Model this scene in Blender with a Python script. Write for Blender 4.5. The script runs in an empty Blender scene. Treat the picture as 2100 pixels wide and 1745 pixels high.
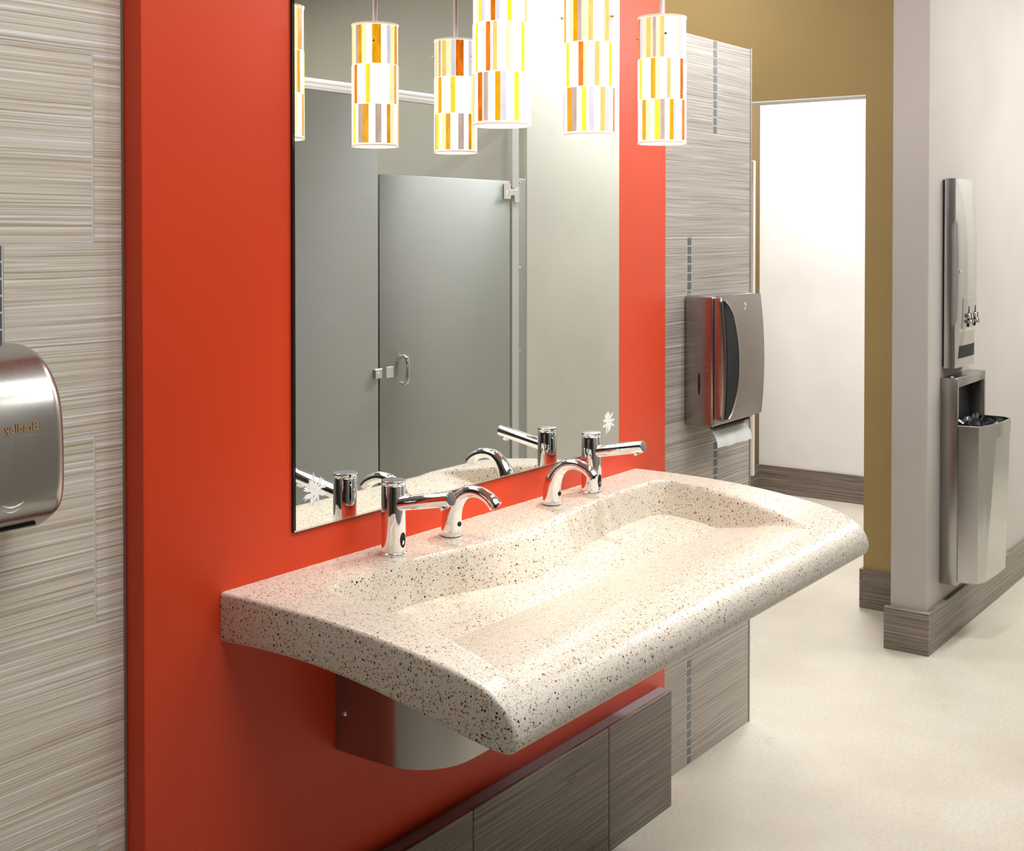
import bpy, bmesh, math, random
from mathutils import Vector, Matrix
from math import sin, cos, pi, radians, sqrt

random.seed(7)
S = bpy.context.scene
COL = S.collection

# ------------------------------------------------------------------ camera, world, lights, exposure
CAM_H, CAM_D = 1.515, 1.65
cam_data = bpy.data.cameras.new('camera')
cam = bpy.data.objects.new('camera', cam_data)
COL.objects.link(cam)
cam.location = (0, -CAM_D, CAM_H)
cam.rotation_euler = (radians(89.0), 0, radians(36.0 - 90.0))
cam_data.sensor_fit = 'HORIZONTAL'
cam_data.sensor_width = 36.0
cam_data.lens = 36.0 * 2606.0 / 2100.0
cam_data.shift_x = 0.0
cam_data.shift_y = -0.1700
cam_data.clip_start = 0.02
S.camera = cam

S.view_settings.view_transform = 'Standard'
S.view_settings.look = 'None'
S.view_settings.exposure = 0.12
S.view_settings.gamma = 1.0
S.view_settings.use_curve_mapping = False
S.cycles.caustics_reflective = False

world = bpy.data.worlds.new('world')
S.world = world
world.use_nodes = True
world.node_tree.nodes['Background'].inputs[0].default_value = (0.9, 0.92, 1.0, 1)
world.node_tree.nodes['Background'].inputs[1].default_value = 0.3

CEIL = 2.90

def area_light(name, loc, sx, sy, power, color=(1, 1, 1), rot=(0, 0, 0)):
    l = bpy.data.lights.new(name, 'AREA')
    l.shape = 'RECTANGLE'
    l.size, l.size_y = sx, sy
    l.energy = power
    l.color = color
    o = bpy.data.objects.new(name, l)
    o.location = loc
    o.rotation_euler = rot
    COL.objects.link(o)
    return o

# unseen area lights at ceiling height, some of them added fill
area_light('unseen_ceiling_light', (1.15, -1.35, CEIL - 0.03), 1.2, 0.9, 28, (0.97, 0.99, 1.0))  # added soft frontal fill, works like a softbox on the camera side
area_light('unseen_ceiling_light', (2.75, -1.45, CEIL - 0.03), 1.2, 0.9, 18, (0.96, 0.985, 1.0))  # added fill over the camera side, lifts the upright surfaces
area_light('unseen_ceiling_light', (6.2, -1.45, CEIL - 0.03), 2.6, 0.28, 76, (0.97, 0.985, 1.0))
area_light('unseen_ceiling_light', (3.6, -2.8, CEIL - 0.03), 0.6, 0.6, 22, (1.0, 0.98, 0.92))  # added to brighten the olive wall above the stall
area_light('unseen_ceiling_light', (6.0, 0.75, CEIL - 0.03), 0.9, 0.6, 60, (0.98, 0.985, 1.0))
area_light('unseen_ceiling_light', (4.25, 1.0, CEIL - 0.03), 0.4, 0.4, 14, (1.0, 0.96, 0.90))
area_light('ceiling_downlight', (3.25, -0.30, CEIL - 0.02), 0.16, 0.16, 24, (0.97, 0.985, 1.0))  # added to brighten the upper right tile and the red wall's right edge

# ------------------------------------------------------------------ helpers
def srgb(r, g, b):
    f = lambda c: (c / 255 / 12.92) if c / 255 <= 0.04045 else ((c / 255 + 0.055) / 1.055) ** 2.4
    return (f(r), f(g), f(b), 1.0)

class NT:
    def __init__(self, name):
        self.m = bpy.data.materials.new(name)
        self.m.use_nodes = True
        self.t = self.m.node_tree
        self.b = self.t.nodes['Principled BSDF']
    def n(self, kind, **kw):
        nd = self.t.nodes.new(kind)
        for k, v in kw.items():
            if hasattr(nd, k):
                setattr(nd, k, v)
        return nd
    def l(self, a, b):
        self.t.links.new(a, b)
    def set(self, **kw):
        for k, v in kw.items():
            self.b.inputs[k.replace('_', ' ')].default_value = v
    def math(self, op, a, b=None, c=None):
        nd = self.n('ShaderNodeMath', operation=op)
        for i, v in enumerate((a, b, c)):
            if v is None:
                continue
            if isinstance(v, (int, float)):
                nd.inputs[i].default_value = v
            else:
                self.l(v, nd.inputs[i])
        return nd.outputs[0]
    def noise(self, vec, scale, detail=2, rough=0.5):
        nd = self.n('ShaderNodeTexNoise')
        nd.inputs['Scale'].default_value = scale
        nd.inputs['Detail'].default_value = detail
        nd.inputs['Roughness'].default_value = rough
        if vec is not None:
            self.l(vec, nd.inputs['Vector'])
        return nd.outputs[0]
    def ramp(self, fac, stops, interp='LINEAR'):
        nd = self.n('ShaderNodeValToRGB')
        cr = nd.color_ramp
        cr.interpolation = interp
        while len(cr.elements) < len(stops):
            cr.elements.new(0.5)
        for e, (p, c) in zip(cr.elements, stops):
            e.position = p
            e.color = c if len(c) == 4 else (*c, 1)
        self.l(fac, nd.inputs[0])
        return nd.outputs[0]
    def mix(self, fac, a, b, mode='MIX'):
        nd = self.n('ShaderNodeMix', data_type='RGBA', blend_type=mode)
        for s, v in ((0, fac), (6, a), (7, b)):
            if isinstance(v, (int, float)):
                nd.inputs[s].default_value = v
            elif isinstance(v, tuple):
                nd.inputs[s].default_value = v
            else:
                self.l(v, nd.inputs[s])
        return nd.outputs[2]
    def bump(self, h, strength, dist=0.001):
        nd = self.n('ShaderNodeBump')
        nd.inputs['Strength'].default_value = strength
        nd.inputs['Distance'].default_value = dist
        self.l(h, nd.inputs['Height'])
        self.l(nd.outputs[0], self.b.inputs['Normal'])
    def obj(self):
        return self.n('ShaderNodeTexCoord').outputs['Object']
    def comb(self, x, y, z):
        nd = self.n('ShaderNodeCombineXYZ')
        for i, v in enumerate((x, y, z)):
            if isinstance(v, (int, float)):
                nd.inputs[i].default_value = v
            else:
                self.l(v, nd.inputs[i])
        return nd.outputs[0]
    def sep(self, v):
        nd = self.n('ShaderNodeSeparateXYZ')
        self.l(v, nd.inputs[0])
        return nd.outputs

def plain(name, col, rough=0.5, metal=0.0, spec=0.5, noise=None):
    t = NT(name)
    t.set(Base_Color=col, Roughness=rough, Metallic=metal, Specular_IOR_Level=spec)
    if noise:
        sc, st = noise
        f = t.noise(t.obj(), sc, 4)
        t.bump(f, st, 0.002)
    return t.m

def paint(name, col, rough=0.55, spec=0.4, var=0.06, orange_peel=0.15):
    t = NT(name)
    co = t.obj()
    f = t.noise(co, 1.7, 3)
    d = tuple(c * (1 - var) for c in col[:3]) + (1,)
    u = tuple(min(1, c * (1 + var)) for c in col[:3]) + (1,)
    t.l(t.ramp(f, [(0.3, d), (0.7, u)]), t.b.inputs['Base Color'])
    t.set(Roughness=rough, Specular_IOR_Level=spec)
    t.bump(t.noise(co, 260, 3), orange_peel, 0.0006)
    return t.m

M = {}
M['red'] = paint('red_paint', srgb(227, 72, 36), 0.38, 0.32, 0.03, 0.12)
M['beige'] = paint('beige_paint', srgb(200, 198, 188), 0.6, 0.3)
M['taupe'] = paint('taupe_paint', srgb(184, 176, 170), 0.6, 0.3)
M['brown'] = paint('tan_brown_paint', srgb(166, 142, 94), 0.6, 0.3)
M['white_paint'] = paint('white_paint', srgb(238, 237, 236), 0.6, 0.3)
M['olive'] = paint('olive_grey_paint', srgb(186, 182, 164), 0.65, 0.25)
M['ceiling'] = paint('ceiling_white', srgb(225, 222, 215), 0.8, 0.2)
M['chrome'] = plain('chrome', (0.86, 0.87, 0.88, 1), 0.035, 1.0)
M['chrome_cap'] = plain('brushed_cap', (0.42, 0.42, 0.45, 1), 0.28, 1.0)
M['black'] = plain('black_plastic', (0.006, 0.006, 0.008, 1), 0.4, 0.0, 0.25)
M['black_matte'] = plain('black_recess', (0.004, 0.004, 0.005, 1), 0.7)
M['bag'] = plain('black_bag', (0.006, 0.007, 0.010, 1), 0.22, 0, 0.6, (40, 0.6))
M['brass'] = plain('brass', (0.75, 0.52, 0.22, 1), 0.2, 1.0)
M['white_metal'] = plain('white_enamel', (0.82, 0.82, 0.80, 1), 0.35)
M['paper'] = plain('paper_towel', (0.86, 0.85, 0.82, 1), 0.9, 0, 0.1, (300, 0.25))
M['print'] = plain('bronze_print', (0.42, 0.26, 0.10, 1), 0.45, 0.3)
M['silver_print'] = plain('silver_print', (0.75, 0.74, 0.72, 1), 0.3, 0.8)
M['grout'] = plain('grout', srgb(212, 207, 202), 0.9, 0, 0.15, (200, 0.4))
M['edge_strip'] = plain('metal_edge_strip', srgb(170, 166, 160), 0.35, 0.7)
M['frost'] = plain('frosted_etching', (0.9, 0.92, 0.92, 1), 0.5)

def steel(name, col, rough, axis, line=0.12, metal=1.0, aniso=0.0):
    """brushed stainless: fine streaks run along the given axis"""
    t = NT(name)
    x, y, z = t.sep(t.obj())
    lo, hi = 3.0, 420.0
    v = t.comb(t.math('MULTIPLY', x, lo if axis == 'x' else hi), t.math('MULTIPLY', y, lo if axis == 'x' else hi),
               t.math('MULTIPLY', z, lo if axis == 'z' else hi))
    f = t.noise(v, 1.0, 3, 0.6)
    c0 = tuple(c * (1 - line) for c in col[:3]) + (1,)
    c1 = tuple(min(1, c * (1 + line)) for c in col[:3]) + (1,)
    t.l(t.ramp(f, [(0.25, c0), (0.75, c1)]), t.b.inputs['Base Color'])
    r = t.n('ShaderNodeMapRange')
    t.l(f, r.inputs[0])
    r.inputs[3].default_value = rough * 0.85
    r.inputs[4].default_value = rough * 1.2
    t.l(r.outputs[0], t.b.inputs['Roughness'])
    t.set(Metallic=metal, Anisotropic=aniso)
    if aniso > 0:
        t.l(t.comb(0.0, 0.0, 1.0) if axis == 'x' else t.comb(1.0, 0.0, 0.0), t.b.inputs['Tangent'])
    return t.m

M['steel'] = steel('brushed_steel', (0.38, 0.37, 0.355, 1), 0.24, 'z', 0.03)
M['bin_steel'] = steel('bin_steel', (0.50, 0.50, 0.50, 1), 0.18, 'z', 0.04)
M['steel_h'] = steel('brushed_steel_vertical', (0.43, 0.42, 0.40, 1), 0.25, 'z', 0.04)
M['steel_dark'] = steel('brushed_steel_dark', (0.38, 0.34, 0.325, 1), 0.25, 'x', 0.05)
M['stall_steel'] = steel('stall_steel', (0.40, 0.408, 0.395, 1), 0.40, 'x', 0.05, 1.0, 0.88)
M['stall_post'] = plain('stall_post', (0.62, 0.63, 0.62, 1), 0.4, 0.5)
M['bright_steel'] = steel('bright_steel', (0.66, 0.64, 0.64, 1), 0.22, 'z', 0.06)

def make_tile(name, dark, mid, light, streak):
    t = NT(name)
    x, y, z = t.sep(t.obj())
    isl = t.n('ShaderNodeNewGeometry').outputs['Random Per Island']
    h = t.math('ADD', x, y)
    hh = t.math('ADD', h, t.math('MULTIPLY', isl, 37.0))
    wob = t.noise(t.comb(t.math('MULTIPLY', hh, 2.2), t.math('MULTIPLY', z, 7.0), isl), 1.0, 2)
    zz = t.math('ADD', z, t.math('MULTIPLY', wob, 0.012))
    a = t.noise(t.comb(t.math('MULTIPLY', hh, 1.6), t.math('MULTIPLY', zz, 330.0), isl), 1.0, 3, 0.65)
    b = t.noise(t.comb(t.math('MULTIPLY', hh, 2.0), t.math('MULTIPLY', zz, 230.0), 4.0), 1.0, 2, 0.5)
    c = t.noise(t.comb(t.math('MULTIPLY', hh, 1.5), t.math('MULTIPLY', zz, 270.0), 9.0), 1.0, 2, 0.5)
    base = t.ramp(a, [(0.36, dark), (0.48, mid), (0.62, light)])
    base = t.mix(t.math('MULTIPLY', t.ramp(b, [(0.57, (0, 0, 0)), (0.62, (1, 1, 1))]), 0.9), base, streak)
    base = t.mix(t.math('MULTIPLY', t.ramp(c, [(0.60, (0, 0, 0)), (0.66, (1, 1, 1))]), 0.7), base, dark)
    t.l(base, t.b.inputs['Base Color'])
    t.set(Roughness=0.38, Specular_IOR_Level=0.4)
    t.bump(a, 0.12, 0.001)
    return t.m

M['tile'] = make_tile('striated_tile_lit', srgb(182, 164, 140), srgb(218, 206, 189), srgb(228, 220, 208), srgb(246, 244, 240))  # lighter copy of the tile, the left wall's brighter light put into the colour
M['tile_dimmed'] = make_tile('striated_tile_dimmed', srgb(138, 128, 118), srgb(172, 163, 153), srgb(184, 176, 167), srgb(197, 191, 184))  # darker copy of the same tile, dimmer light put into the colour
M['tile_base'] = make_tile('striated_base_tile', srgb(84, 72, 63), srgb(120, 108, 98), srgb(138, 127, 117), srgb(150, 142, 134))
M['mosaic'] = plain('glass_mosaic', srgb(96, 98, 100), 0.12, 0, 0.6)

def make_terrazzo():
    t = NT('terrazzo')
    co = t.obj()
    base = t.ramp(t.noise(co, 380, 3), [(0.3, srgb(205, 198, 184)), (0.55, srgb(219, 212, 199)), (0.75, srgb(228, 222, 211))])
    chips = [srgb(26, 29, 38), srgb(84, 56, 42), srgb(158, 92, 58), srgb(186, 142, 70), srgb(176, 132, 106), srgb(160, 142, 120)]
    stops = [(0.0, chips[0]), (0.16, chips[1]), (0.32, chips[2]), (0.52, chips[3]), (0.66, chips[4]), (0.84, chips[5])]
    col = base
    for sc, rad, keep, rnd in ((620.0, 0.30, 0.60, 1.0), (340.0, 0.33, 0.70, 1.0), (195.0, 0.34, 0.73, 1.0)):
        vo = t.n('ShaderNodeTexVoronoi', feature='F1')
        vo.inputs['Scale'].default_value = sc
        vo.inputs['Randomness'].default_value = rnd
        # warp so that chips are angular and uneven
        nz = t.n('ShaderNodeTexNoise')
        nz.inputs['Scale'].default_value = sc * 1.3
        t.l(co, nz.inputs['Vector'])
        vm = t.n('ShaderNodeVectorMath', operation='MULTIPLY_ADD')
        t.l(nz.outputs['Color'], vm.inputs[0])
        vm.inputs[1].default_value = (0.6 / sc,) * 3
        t.l(co, vm.inputs[2])
        t.l(vm.outputs[0], vo.inputs['Vector'])
        r, g, b = t.sep(vo.outputs['Color'])
        chip = t.math('MULTIPLY', t.math('LESS_THAN', vo.outputs['Distance'], t.math('MULTIPLY_ADD', b, 0.22, rad - 0.11)),
                      t.math('GREATER_THAN', r, keep))
        col = t.mix(chip, col, t.ramp(g, stops, 'CONSTANT'))
    t.l(col, t.b.inputs['Base Color'])
    t.set(Roughness=0.31, Specular_IOR_Level=0.45)
    return t.m
M['terrazzo'] = make_terrazzo()

def make_floor():
    t = NT('polished_concrete')
    co = t.obj()
    a = t.noise(co, 1.6, 5, 0.6)
    b = t.noise(co, 90, 3, 0.6)
    c = t.noise(co, 9, 4, 0.65)
    base = t.ramp(a, [(0.3, srgb(196, 188, 170)), (0.7, srgb(217, 211, 198))])
    base = t.mix(t.ramp(b, [(0.35, (0, 0, 0)), (0.7, (0.35, 0.35, 0.35))]), base, srgb(174, 164, 146))
    base = t.mix(t.ramp(c, [(0.62, (0, 0, 0)), (0.80, (0.5, 0.5, 0.5))]), base, srgb(178, 166, 140))
    t.l(base, t.b.inputs['Base Color'])
    t.set(Roughness=0.42, Specular_IOR_Level=0.35)
    t.bump(b, 0.05, 0.001)
    return t.m
M['floor'] = make_floor()

def make_mirror():
    t = NT('mirror_silvering')
    t.set(Base_Color=(0.88, 0.91, 0.89, 1), Metallic=1.0, Roughness=0.0)
    return t.m
M['mirror'] = make_mirror()
M['mirror_edge'] = plain('mirror_edge', (0.01, 0.013, 0.013, 1), 0.15)
M['bevel_edge'] = plain('polished_glass_edge', (0.72, 0.78, 0.75, 1), 0.12, 0.8)

def glow(name, col, strength, streaky=0.35):
    """lit art-glass: the shade gives off the lamp's light through coloured glass"""
    t = NT(name)
    co = t.obj()
    x, y, z = t.sep(co)
    f = t.noise(t.comb(t.math('MULTIPLY', x, 90), t.math('MULTIPLY', y, 90), t.math('MULTIPLY', z, 22)), 1.0, 3, 0.6)
    m = t.n('ShaderNodeMapRange')
    t.l(f, m.inputs[0])
    m.inputs[1].default_value, m.inputs[2].default_value = 0.3, 0.7
    m.inputs[3].default_value = strength * (1 - streaky)
    m.inputs[4].default_value = strength * (1 + streaky)
    t.set(Base_Color=tuple(0.35 * c for c in col[:3]) + (1,), Roughness=0.2)
    t.b.inputs['Emission Color'].default_value = col
    t.l(m.outputs[0], t.b.inputs['Emission Strength'])
    return t.m

GL = {
    'W': glow('glass_white', (1.0, 0.99, 0.98, 1), 1.3, 0.1),
    'C': glow('glass_cream', srgb(255, 244, 190), 0.98, 0.08),
    'Y': glow('glass_yellow', srgb(255, 228, 60), 0.95, 0.15),
    'P': glow('glass_peach', srgb(250, 205, 120), 0.9, 0.12),
    'A': glow('glass_amber', srgb(246, 170, 20), 0.85, 0.3),
    'O': glow('glass_orange', srgb(226, 118, 14), 0.85, 0.5),
    'G': glow('glass_lilac', srgb(224, 220, 231), 0.88, 0.1),
    'N': glow('glass_taupe', srgb(210, 184, 172), 0.8, 0.15),
}
M['shade_rim'] = glow('shade_rim', (1.0, 0.80, 0.64, 1), 0.68, 0.05)
M['shade_in'] = glow('shade_inner_white', (1, 0.97, 0.9, 1), 2.2, 0.02)
M['bulb'] = glow('lit_bulb', (1, 0.93, 0.8, 1), 6.0, 0.01)

# ---- mesh helpers
def finish(bm, name, mats, parent=None, sharp=34):
    bmesh.ops.recalc_face_normals(bm, faces=bm.faces)
    for f in bm.faces:
        f.smooth = True
    lim = radians(sharp)
    for e in bm.edges:
        if len(e.link_faces) == 2:
            e.smooth = e.calc_face_angle(0) < lim
        else:
            e.smooth = False
    return raw(bm, name, mats, parent)

def raw(bm, name, mats, parent=None):
    root = None
    p = parent
    while p is not None:
        root = p
        p = p.parent
    if root is not None:
        bmesh.ops.transform(bm, matrix=Matrix.Translation(-root.location), verts=bm.verts)
    me = bpy.data.meshes.new(name)
    bm.to_mesh(me)
    bm.free()
    if not isinstance(mats, (list, tuple)):
        mats = [mats]
    for m in mats:
        me.materials.append(m)
    o = bpy.data.objects.new(name, me)
    COL.objects.link(o)
    if parent is not None:
        o.parent = parent
    return o

def thing(name, label, cat, loc, group=None):
    o = bpy.data.objects.new(name, None)
    o.empty_display_size = 0.05
    o.location = loc
    COL.objects.link(o)
    o['label'], o['category'] = label, cat
    if group:
        o['group'] = group
    return o

def tag(o, label, cat, group=None):
    o['label'], o['category'] = label, cat
    if group:
        o['group'] = group
    return o

def struct(o, label=None):
    o['kind'] = 'structure'
    o['category'] = o.name.split('_')[0].split('.')[0]
    if label:
        o['label'] = label
    return o

def rebase(o, base):
    """move a top-level mesh's origin without moving its shape"""
    b = Vector(base)
    o.data.transform(Matrix.Translation(-b))
    o.location = b
    return o

def B():
    return bmesh.new()

def box(bm, x0, x1, y0, y1, z0, z1, mi=0, bevel=0.0, seg=2):
    r = bmesh.ops.create_cube(bm, size=1.0)
    vs = r['verts']
    for v in vs:
        v.co = Vector((x0 + (v.co.x + .5) * (x1 - x0), y0 + (v.co.y + .5) * (y1 - y0), z0 + (v.co.z + .5) * (z1 - z0)))
    fs = list({f for v in vs for f in v.link_faces})
    for f in fs:
        f.material_index = mi
    if bevel > 0:
        es = list({e for v in vs for e in v.link_edges})
        rr = bmesh.ops.bevel(bm, geom=es, offset=bevel, segments=seg, profile=0.5, affect='EDGES')
        for f in rr['faces']:
            f.material_index = mi
    return bm

def rings(bm, loops, mi=0, closed=True, cap0=True, cap1=True):
    """skin a list of equally long point loops"""
    vl = [[bm.verts.new(p) for p in lp] for lp in loops]
    n = len(vl[0])
    for a, b in zip(vl, vl[1:]):
        for i in range(n if closed else n - 1):
            j = (i + 1) % n
            f = bm.faces.new((a[i], a[j], b[j], b[i]))
            f.material_index = mi
    if cap0:
        bm.faces.new(vl[0][::-1]).material_index = mi
    if cap1:
        bm.faces.new(vl[-1]).material_index = mi
    return vl

def lathe(bm, c, prof, n=40, mi=0, axis=Vector((0, 0, 1)), cap0=True, cap1=True):
    """prof: list of (distance along axis, radius)"""
    axis = Vector(axis).normalized()
    u = axis.orthogonal().normalized()
    w = axis.cross(u)
    c = Vector(c)
    loops = [[c + axis * h + (u * cos(2 * pi * k / n) + w * sin(2 * pi * k / n)) * r for k in range(n)] for h, r in prof]
    return rings(bm, loops, mi, True, cap0, cap1)

def tube(bm, pts, rads, n=28, mi=0, caps=True):
    pts = [Vector(p) for p in pts]
    loops = []
    prev_u = None
    for i, p in enumerate(pts):
        t = (pts[min(i + 1, len(pts) - 1)] - pts[max(i - 1, 0)]).normalized()
        u = prev_u - t * prev_u.dot(t) if prev_u is not None else t.orthogonal()
        u.normalize()
        prev_u = u
        w = t.cross(u)
        r = rads[i] if isinstance(rads, (list, tuple)) else rads
        loops.append([p + (u * cos(2 * pi * k / n) + w * sin(2 * pi * k / n)) * r for k in range(n)])
    return rings(bm, loops, mi, True, caps, caps)

def spline(pts, per=8):
    """Catmull-Rom through tuples of any length"""
    out = []
    n = len(pts)
    for i in range(n - 1):
        p0, p1, p2, p3 = pts[max(i - 1, 0)], pts[i], pts[i + 1], pts[min(i + 2, n - 1)]
        for k in range(per):
            t = k / per
            out.append(tuple(0.5 * (2 * b + (c - a) * t + (2 * a - 5 * b + 4 * c - d) * t * t + (3 * b - a - 3 * c + d) * t ** 3)
                             for a, b, c, d in zip(p0, p1, p2, p3)))
    out.append(tuple(pts[-1]))
    return out

def prism(bm, poly, h0, h1, axis='z', mi=0, bevel=0.0):
    """extrude a 2-D polygon: axis z -> (x,y), axis x -> (y,z), axis y -> (x,z)"""
    def P(a, h):
        return {'z': (a[0], a[1], h), 'x': (h, a[0], a[1]), 'y': (a[0], h, a[1])}[axis]
    lo = [bm.verts.new(P(a, h0)) for a in poly]
    hi = [bm.verts.new(P(a, h1)) for a in poly]
    n = len(poly)
    fs = [bm.faces.new(lo[::-1]), bm.faces.new(hi)]
    for i in range(n):
        fs.append(bm.faces.new((lo[i], lo[(i + 1) % n], hi[(i + 1) % n], hi[i])))
    for f in fs:
        f.material_index = mi
    if bevel:
        es = list({e for f in fs[:2] for e in f.edges})
        r = bmesh.ops.bevel(bm, geom=es, offset=bevel, segments=2, profile=0.5, affect='EDGES')
        for f in r['faces']:
            f.material_index = mi
    return fs

def dup(root, loc, label):
    r = root.copy()
    COL.objects.link(r)
    r.location = loc
    r['label'] = label
    for ch in list(root.children):
        c = ch.copy()
        COL.objects.link(c)
        c.parent = r
        for g in ch.children:
            d = g.copy()
            COL.objects.link(d)
            d.parent = c
    return r

def interp(tab, x):
    if x <= tab[0][0]:
        return tab[0][1]
    for (a, fa), (b, fb) in zip(tab, tab[1:]):
        if x <= b:
            t = (x - a) / (b - a)
            return fa + (fb - fa) * t
    return tab[-1][1]

# ------------------------------------------------------------------ room shell
TY = 0.045            # face of the recessed tile walls
X_RED0, X_RED1 = 1.278, 2.966
X_TILE1 = 3.57
X_PIER, Y_PIER = 4.512, -0.197
X_BROWN = 4.93
Y_STALL = -1.85

bm = B(); box(bm, -2.0, 8.0, -3.6, 3.0, -0.06, 0.0)
struct(rebase(finish(bm, 'floor', M['floor']), (0, 0, 0)), 'pale polished concrete floor')
bm = B(); box(bm, -2.0, 8.0, -3.6, 3.0, CEIL, CEIL + 0.06)
struct(finish(bm, 'ceiling', M['ceiling']))

bm = B(); box(bm, X_RED0, X_RED1, 0.0, 0.16, 0.0, CEIL, 0, 0.004, 2)
struct(finish(bm, 'wall_red', M['red']), 'bright red wall panel behind the sink and mirror')

# tiled walls ---------------------------------------------------------------
ROW = 0.2985
def tile_wall(name, x0, x1, top, joints, mosaics, tile_mat, label, thick=0.12, g=0.003):
    """joints / mosaics: per row lists of x positions"""
    bm = B()
    box(bm, x0, x1, TY + 0.0006, TY + thick, 0.0, top, 0)
    k = 0
    while k * ROW < top - 0.01:
        za, zb = k * ROW, min((k + 1) * ROW, top)
        cuts = [(x, 0.0) for x in joints.get(k, [])] + [(x, 0.026) for x in mosaics.get(k, [])]
        cuts.sort()
        a = x0
        for x, w in cuts + [(x1 + g / 2, None)]:
            b = x - (w / 2 if w else 0)
            box(bm, a + g / 2, b - g / 2, TY, TY + 0.006, za + g / 2, zb - g / 2, 1, 0.0008, 1)
            if w:
                m = int(round((zb - za) / 0.0249))
                for q in range(m):
                    h = (zb - za) / m
                    box(bm, b + 0.001, b + w - 0.001, TY, TY + 0.005, za + q * h + 0.0015, za + (q + 1) * h - 0.0015, 2, 0.0006, 1)
            a = x + (w / 2 if w else 0)
        k += 1
    o = finish(bm, name, [M['grout'], tile_mat, M['mosaic']])
    return struct(o, label)

tile_wall('wall_left', -2.0, X_RED0 - 0.004, 2.09,
          {0: [0.0], 1: [1.221, 0.61, 0.0], 3: [1.221, 0.61, 0.0, -0.61], 5: [1.221, 0.61, 0.0, -0.61], 2: [0.46], 6: [1.0, 0.4]},
          {4: [1.052, 0.44], 2: [-0.2]}, M['tile'], 'striated tile wall left of the red panel, lightened in its colour for brighter light')
tile_wall('wall_back_tiled', X_RED1 + 0.0, X_TILE1, 2.062,
          {3: [3.46]}, {0: [3.186], 2: [3.344], 4: [3.182], 6: [3.337]}, M['tile_dimmed'],
          'striated tile wall right of the red panel, darkened in its colour for dimmer light')
# the thin light edge trim beside the red panel and the end trim of the tile wall
bm = B(); box(bm, X_RED0 - 0.004, X_RED0 - 0.0005, TY - 0.002, TY + 0.1, 0.0, 2.09)
struct(finish(bm, 'trim_1', M['edge_strip']), 'thin grey metal edge strip between tile and red panel')
bm = B(); box(bm, X_TILE1, X_TILE1 + 0.006, TY - 0.002, TY + 0.122, 0.0, 2.066)
struct(finish(bm, 'trim_2', M['edge_strip']), 'thin metal edge strip ending the right tile wall')
bm = B(); box(bm, -2.0, X_RED0 - 0.004, TY + 0.03, 0.165, 2.09, CEIL)
struct(finish(bm, 'wall_left_upper', M['beige']))

# tiled wainscot under the red panel ----------------------------------------
bm = B()
WY = -0.040
box(bm, X_RED0, 2.929, WY + 0.003, -0.0005, 0.0, 0.303, 0)
for a, b in ((X_RED0, 1.470), (1.470, 2.079), (2.079, 2.617), (2.617, 2.930)):
    box(bm, a + 0.0012, b - 0.0012, WY, WY + 0.010, 0.001, 0.3045, 1, 0.0008, 1)
box(bm, X_RED0, 2.930, WY + 0.009, -0.0005, 0.3025, 0.3047, 2)
box(bm, 2.433, 2.470, WY - 0.0003, WY + 0.002, 0.2375, 0.2395, 0)
box(bm, 2.446, 2.453, WY - 0.0003, WY + 0.002, 0.2280, 0.2295, 0)
struct(finish(bm, 'trim_3', [plain('dark_joint', srgb(70, 64, 60), 0.8), M['tile_base'], plain('tile_top_edge', srgb(150, 146, 150), 0.4)]),
       'low striated grey tile plinth along the foot of the red wall')
# right pier wall ------------------------------------------------------------
bm = B(); box(bm, X_PIER, 8.0, Y_PIER, -0.066, 0.0, CEIL, 0, 0.003, 1)
struct(finish(bm, 'wall_right', M['taupe']), 'beige wall at the right carrying the two dispensers')
bm = B()
box(bm, X_PIER - 0.024, X_PIER - 0.0003, Y_PIER - 0.016, -0.050, 0.0, 0.152, 0, 0.0012, 1)
box(bm, X_PIER - 0.0003, 8.0, Y_PIER - 0.016, Y_PIER - 0.0003, 0.0, 0.152, 0, 0.0012, 1)
struct(finish(bm, 'baseboard_right', M['tile_base']), 'striated grey tile baseboard of the right wall')

# brown wall with the doorway --------------------------------------------------
bm = B()
DY0, DY1, DZ = 0.191, 1.10, 2.052
for y0, y1, z0, z1 in ((-0.066, DY0, 0, CEIL), (DY1, 2.6, 0, CEIL), (DY0, DY1, DZ, CEIL)):
    box(bm, X_BROWN, X_BROWN + 0.12, y0, y1, z0, z1)
struct(finish(bm, 'wall_brown', M['brown']), 'tan brown wall around the doorway')
bm = B()
box(bm, X_BROWN - 0.012, X_BROWN - 0.0003, -0.0655, DY0 - 0.0003, 0.0, 0.155)
box(bm, X_BROWN - 0.012, X_BROWN + 0.12, DY0 + 0.0003, DY0 + 0.012, 0.0, 0.155)
struct(finish(bm, 'baseboard_brown', M['tile_base']), 'dark striated tile baseboard at the doorway jamb')
# trim lining of the opening head
bm = B(); box(bm, X_BROWN + 0.001, X_BROWN + 0.12, DY0, DY1, DZ - 0.006, DZ)
struct(finish(bm, 'trim_4', M['white_paint']))

# room beyond -----------------------------------------------------------------
bm = B(); box(bm, 6.78, 6.9, -0.06, 3.0, 0.0, CEIL)
struct(finish(bm, 'wall_far', M['white_paint']), 'brightly lit white wall beyond the doorway')
bm = B(); box(bm, X_BROWN + 0.12, 6.78, 1.507, 1.62, 0.0, CEIL)
struct(finish(bm, 'wall_far_left', paint('shaded_tan_paint', srgb(112, 92, 58), 0.6, 0.3)))  # tan darkened in its colour to stand for shade
bm = B()
box(bm, 6.768, 6.7797, -0.06, 1.507, 0.0, 0.155, 0, 0.001, 1)
struct(finish(bm, 'baseboard_far', M['tile_base']), 'grey striated tile baseboard of the white far wall')
bm = B()
box(bm, X_BROWN + 0.12, 6.768, 1.494, 1.5067, 0.0, 0.155, 0, 0.001, 1)
struct(finish(bm, 'baseboard_far_left', M['tile_base']))

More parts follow.
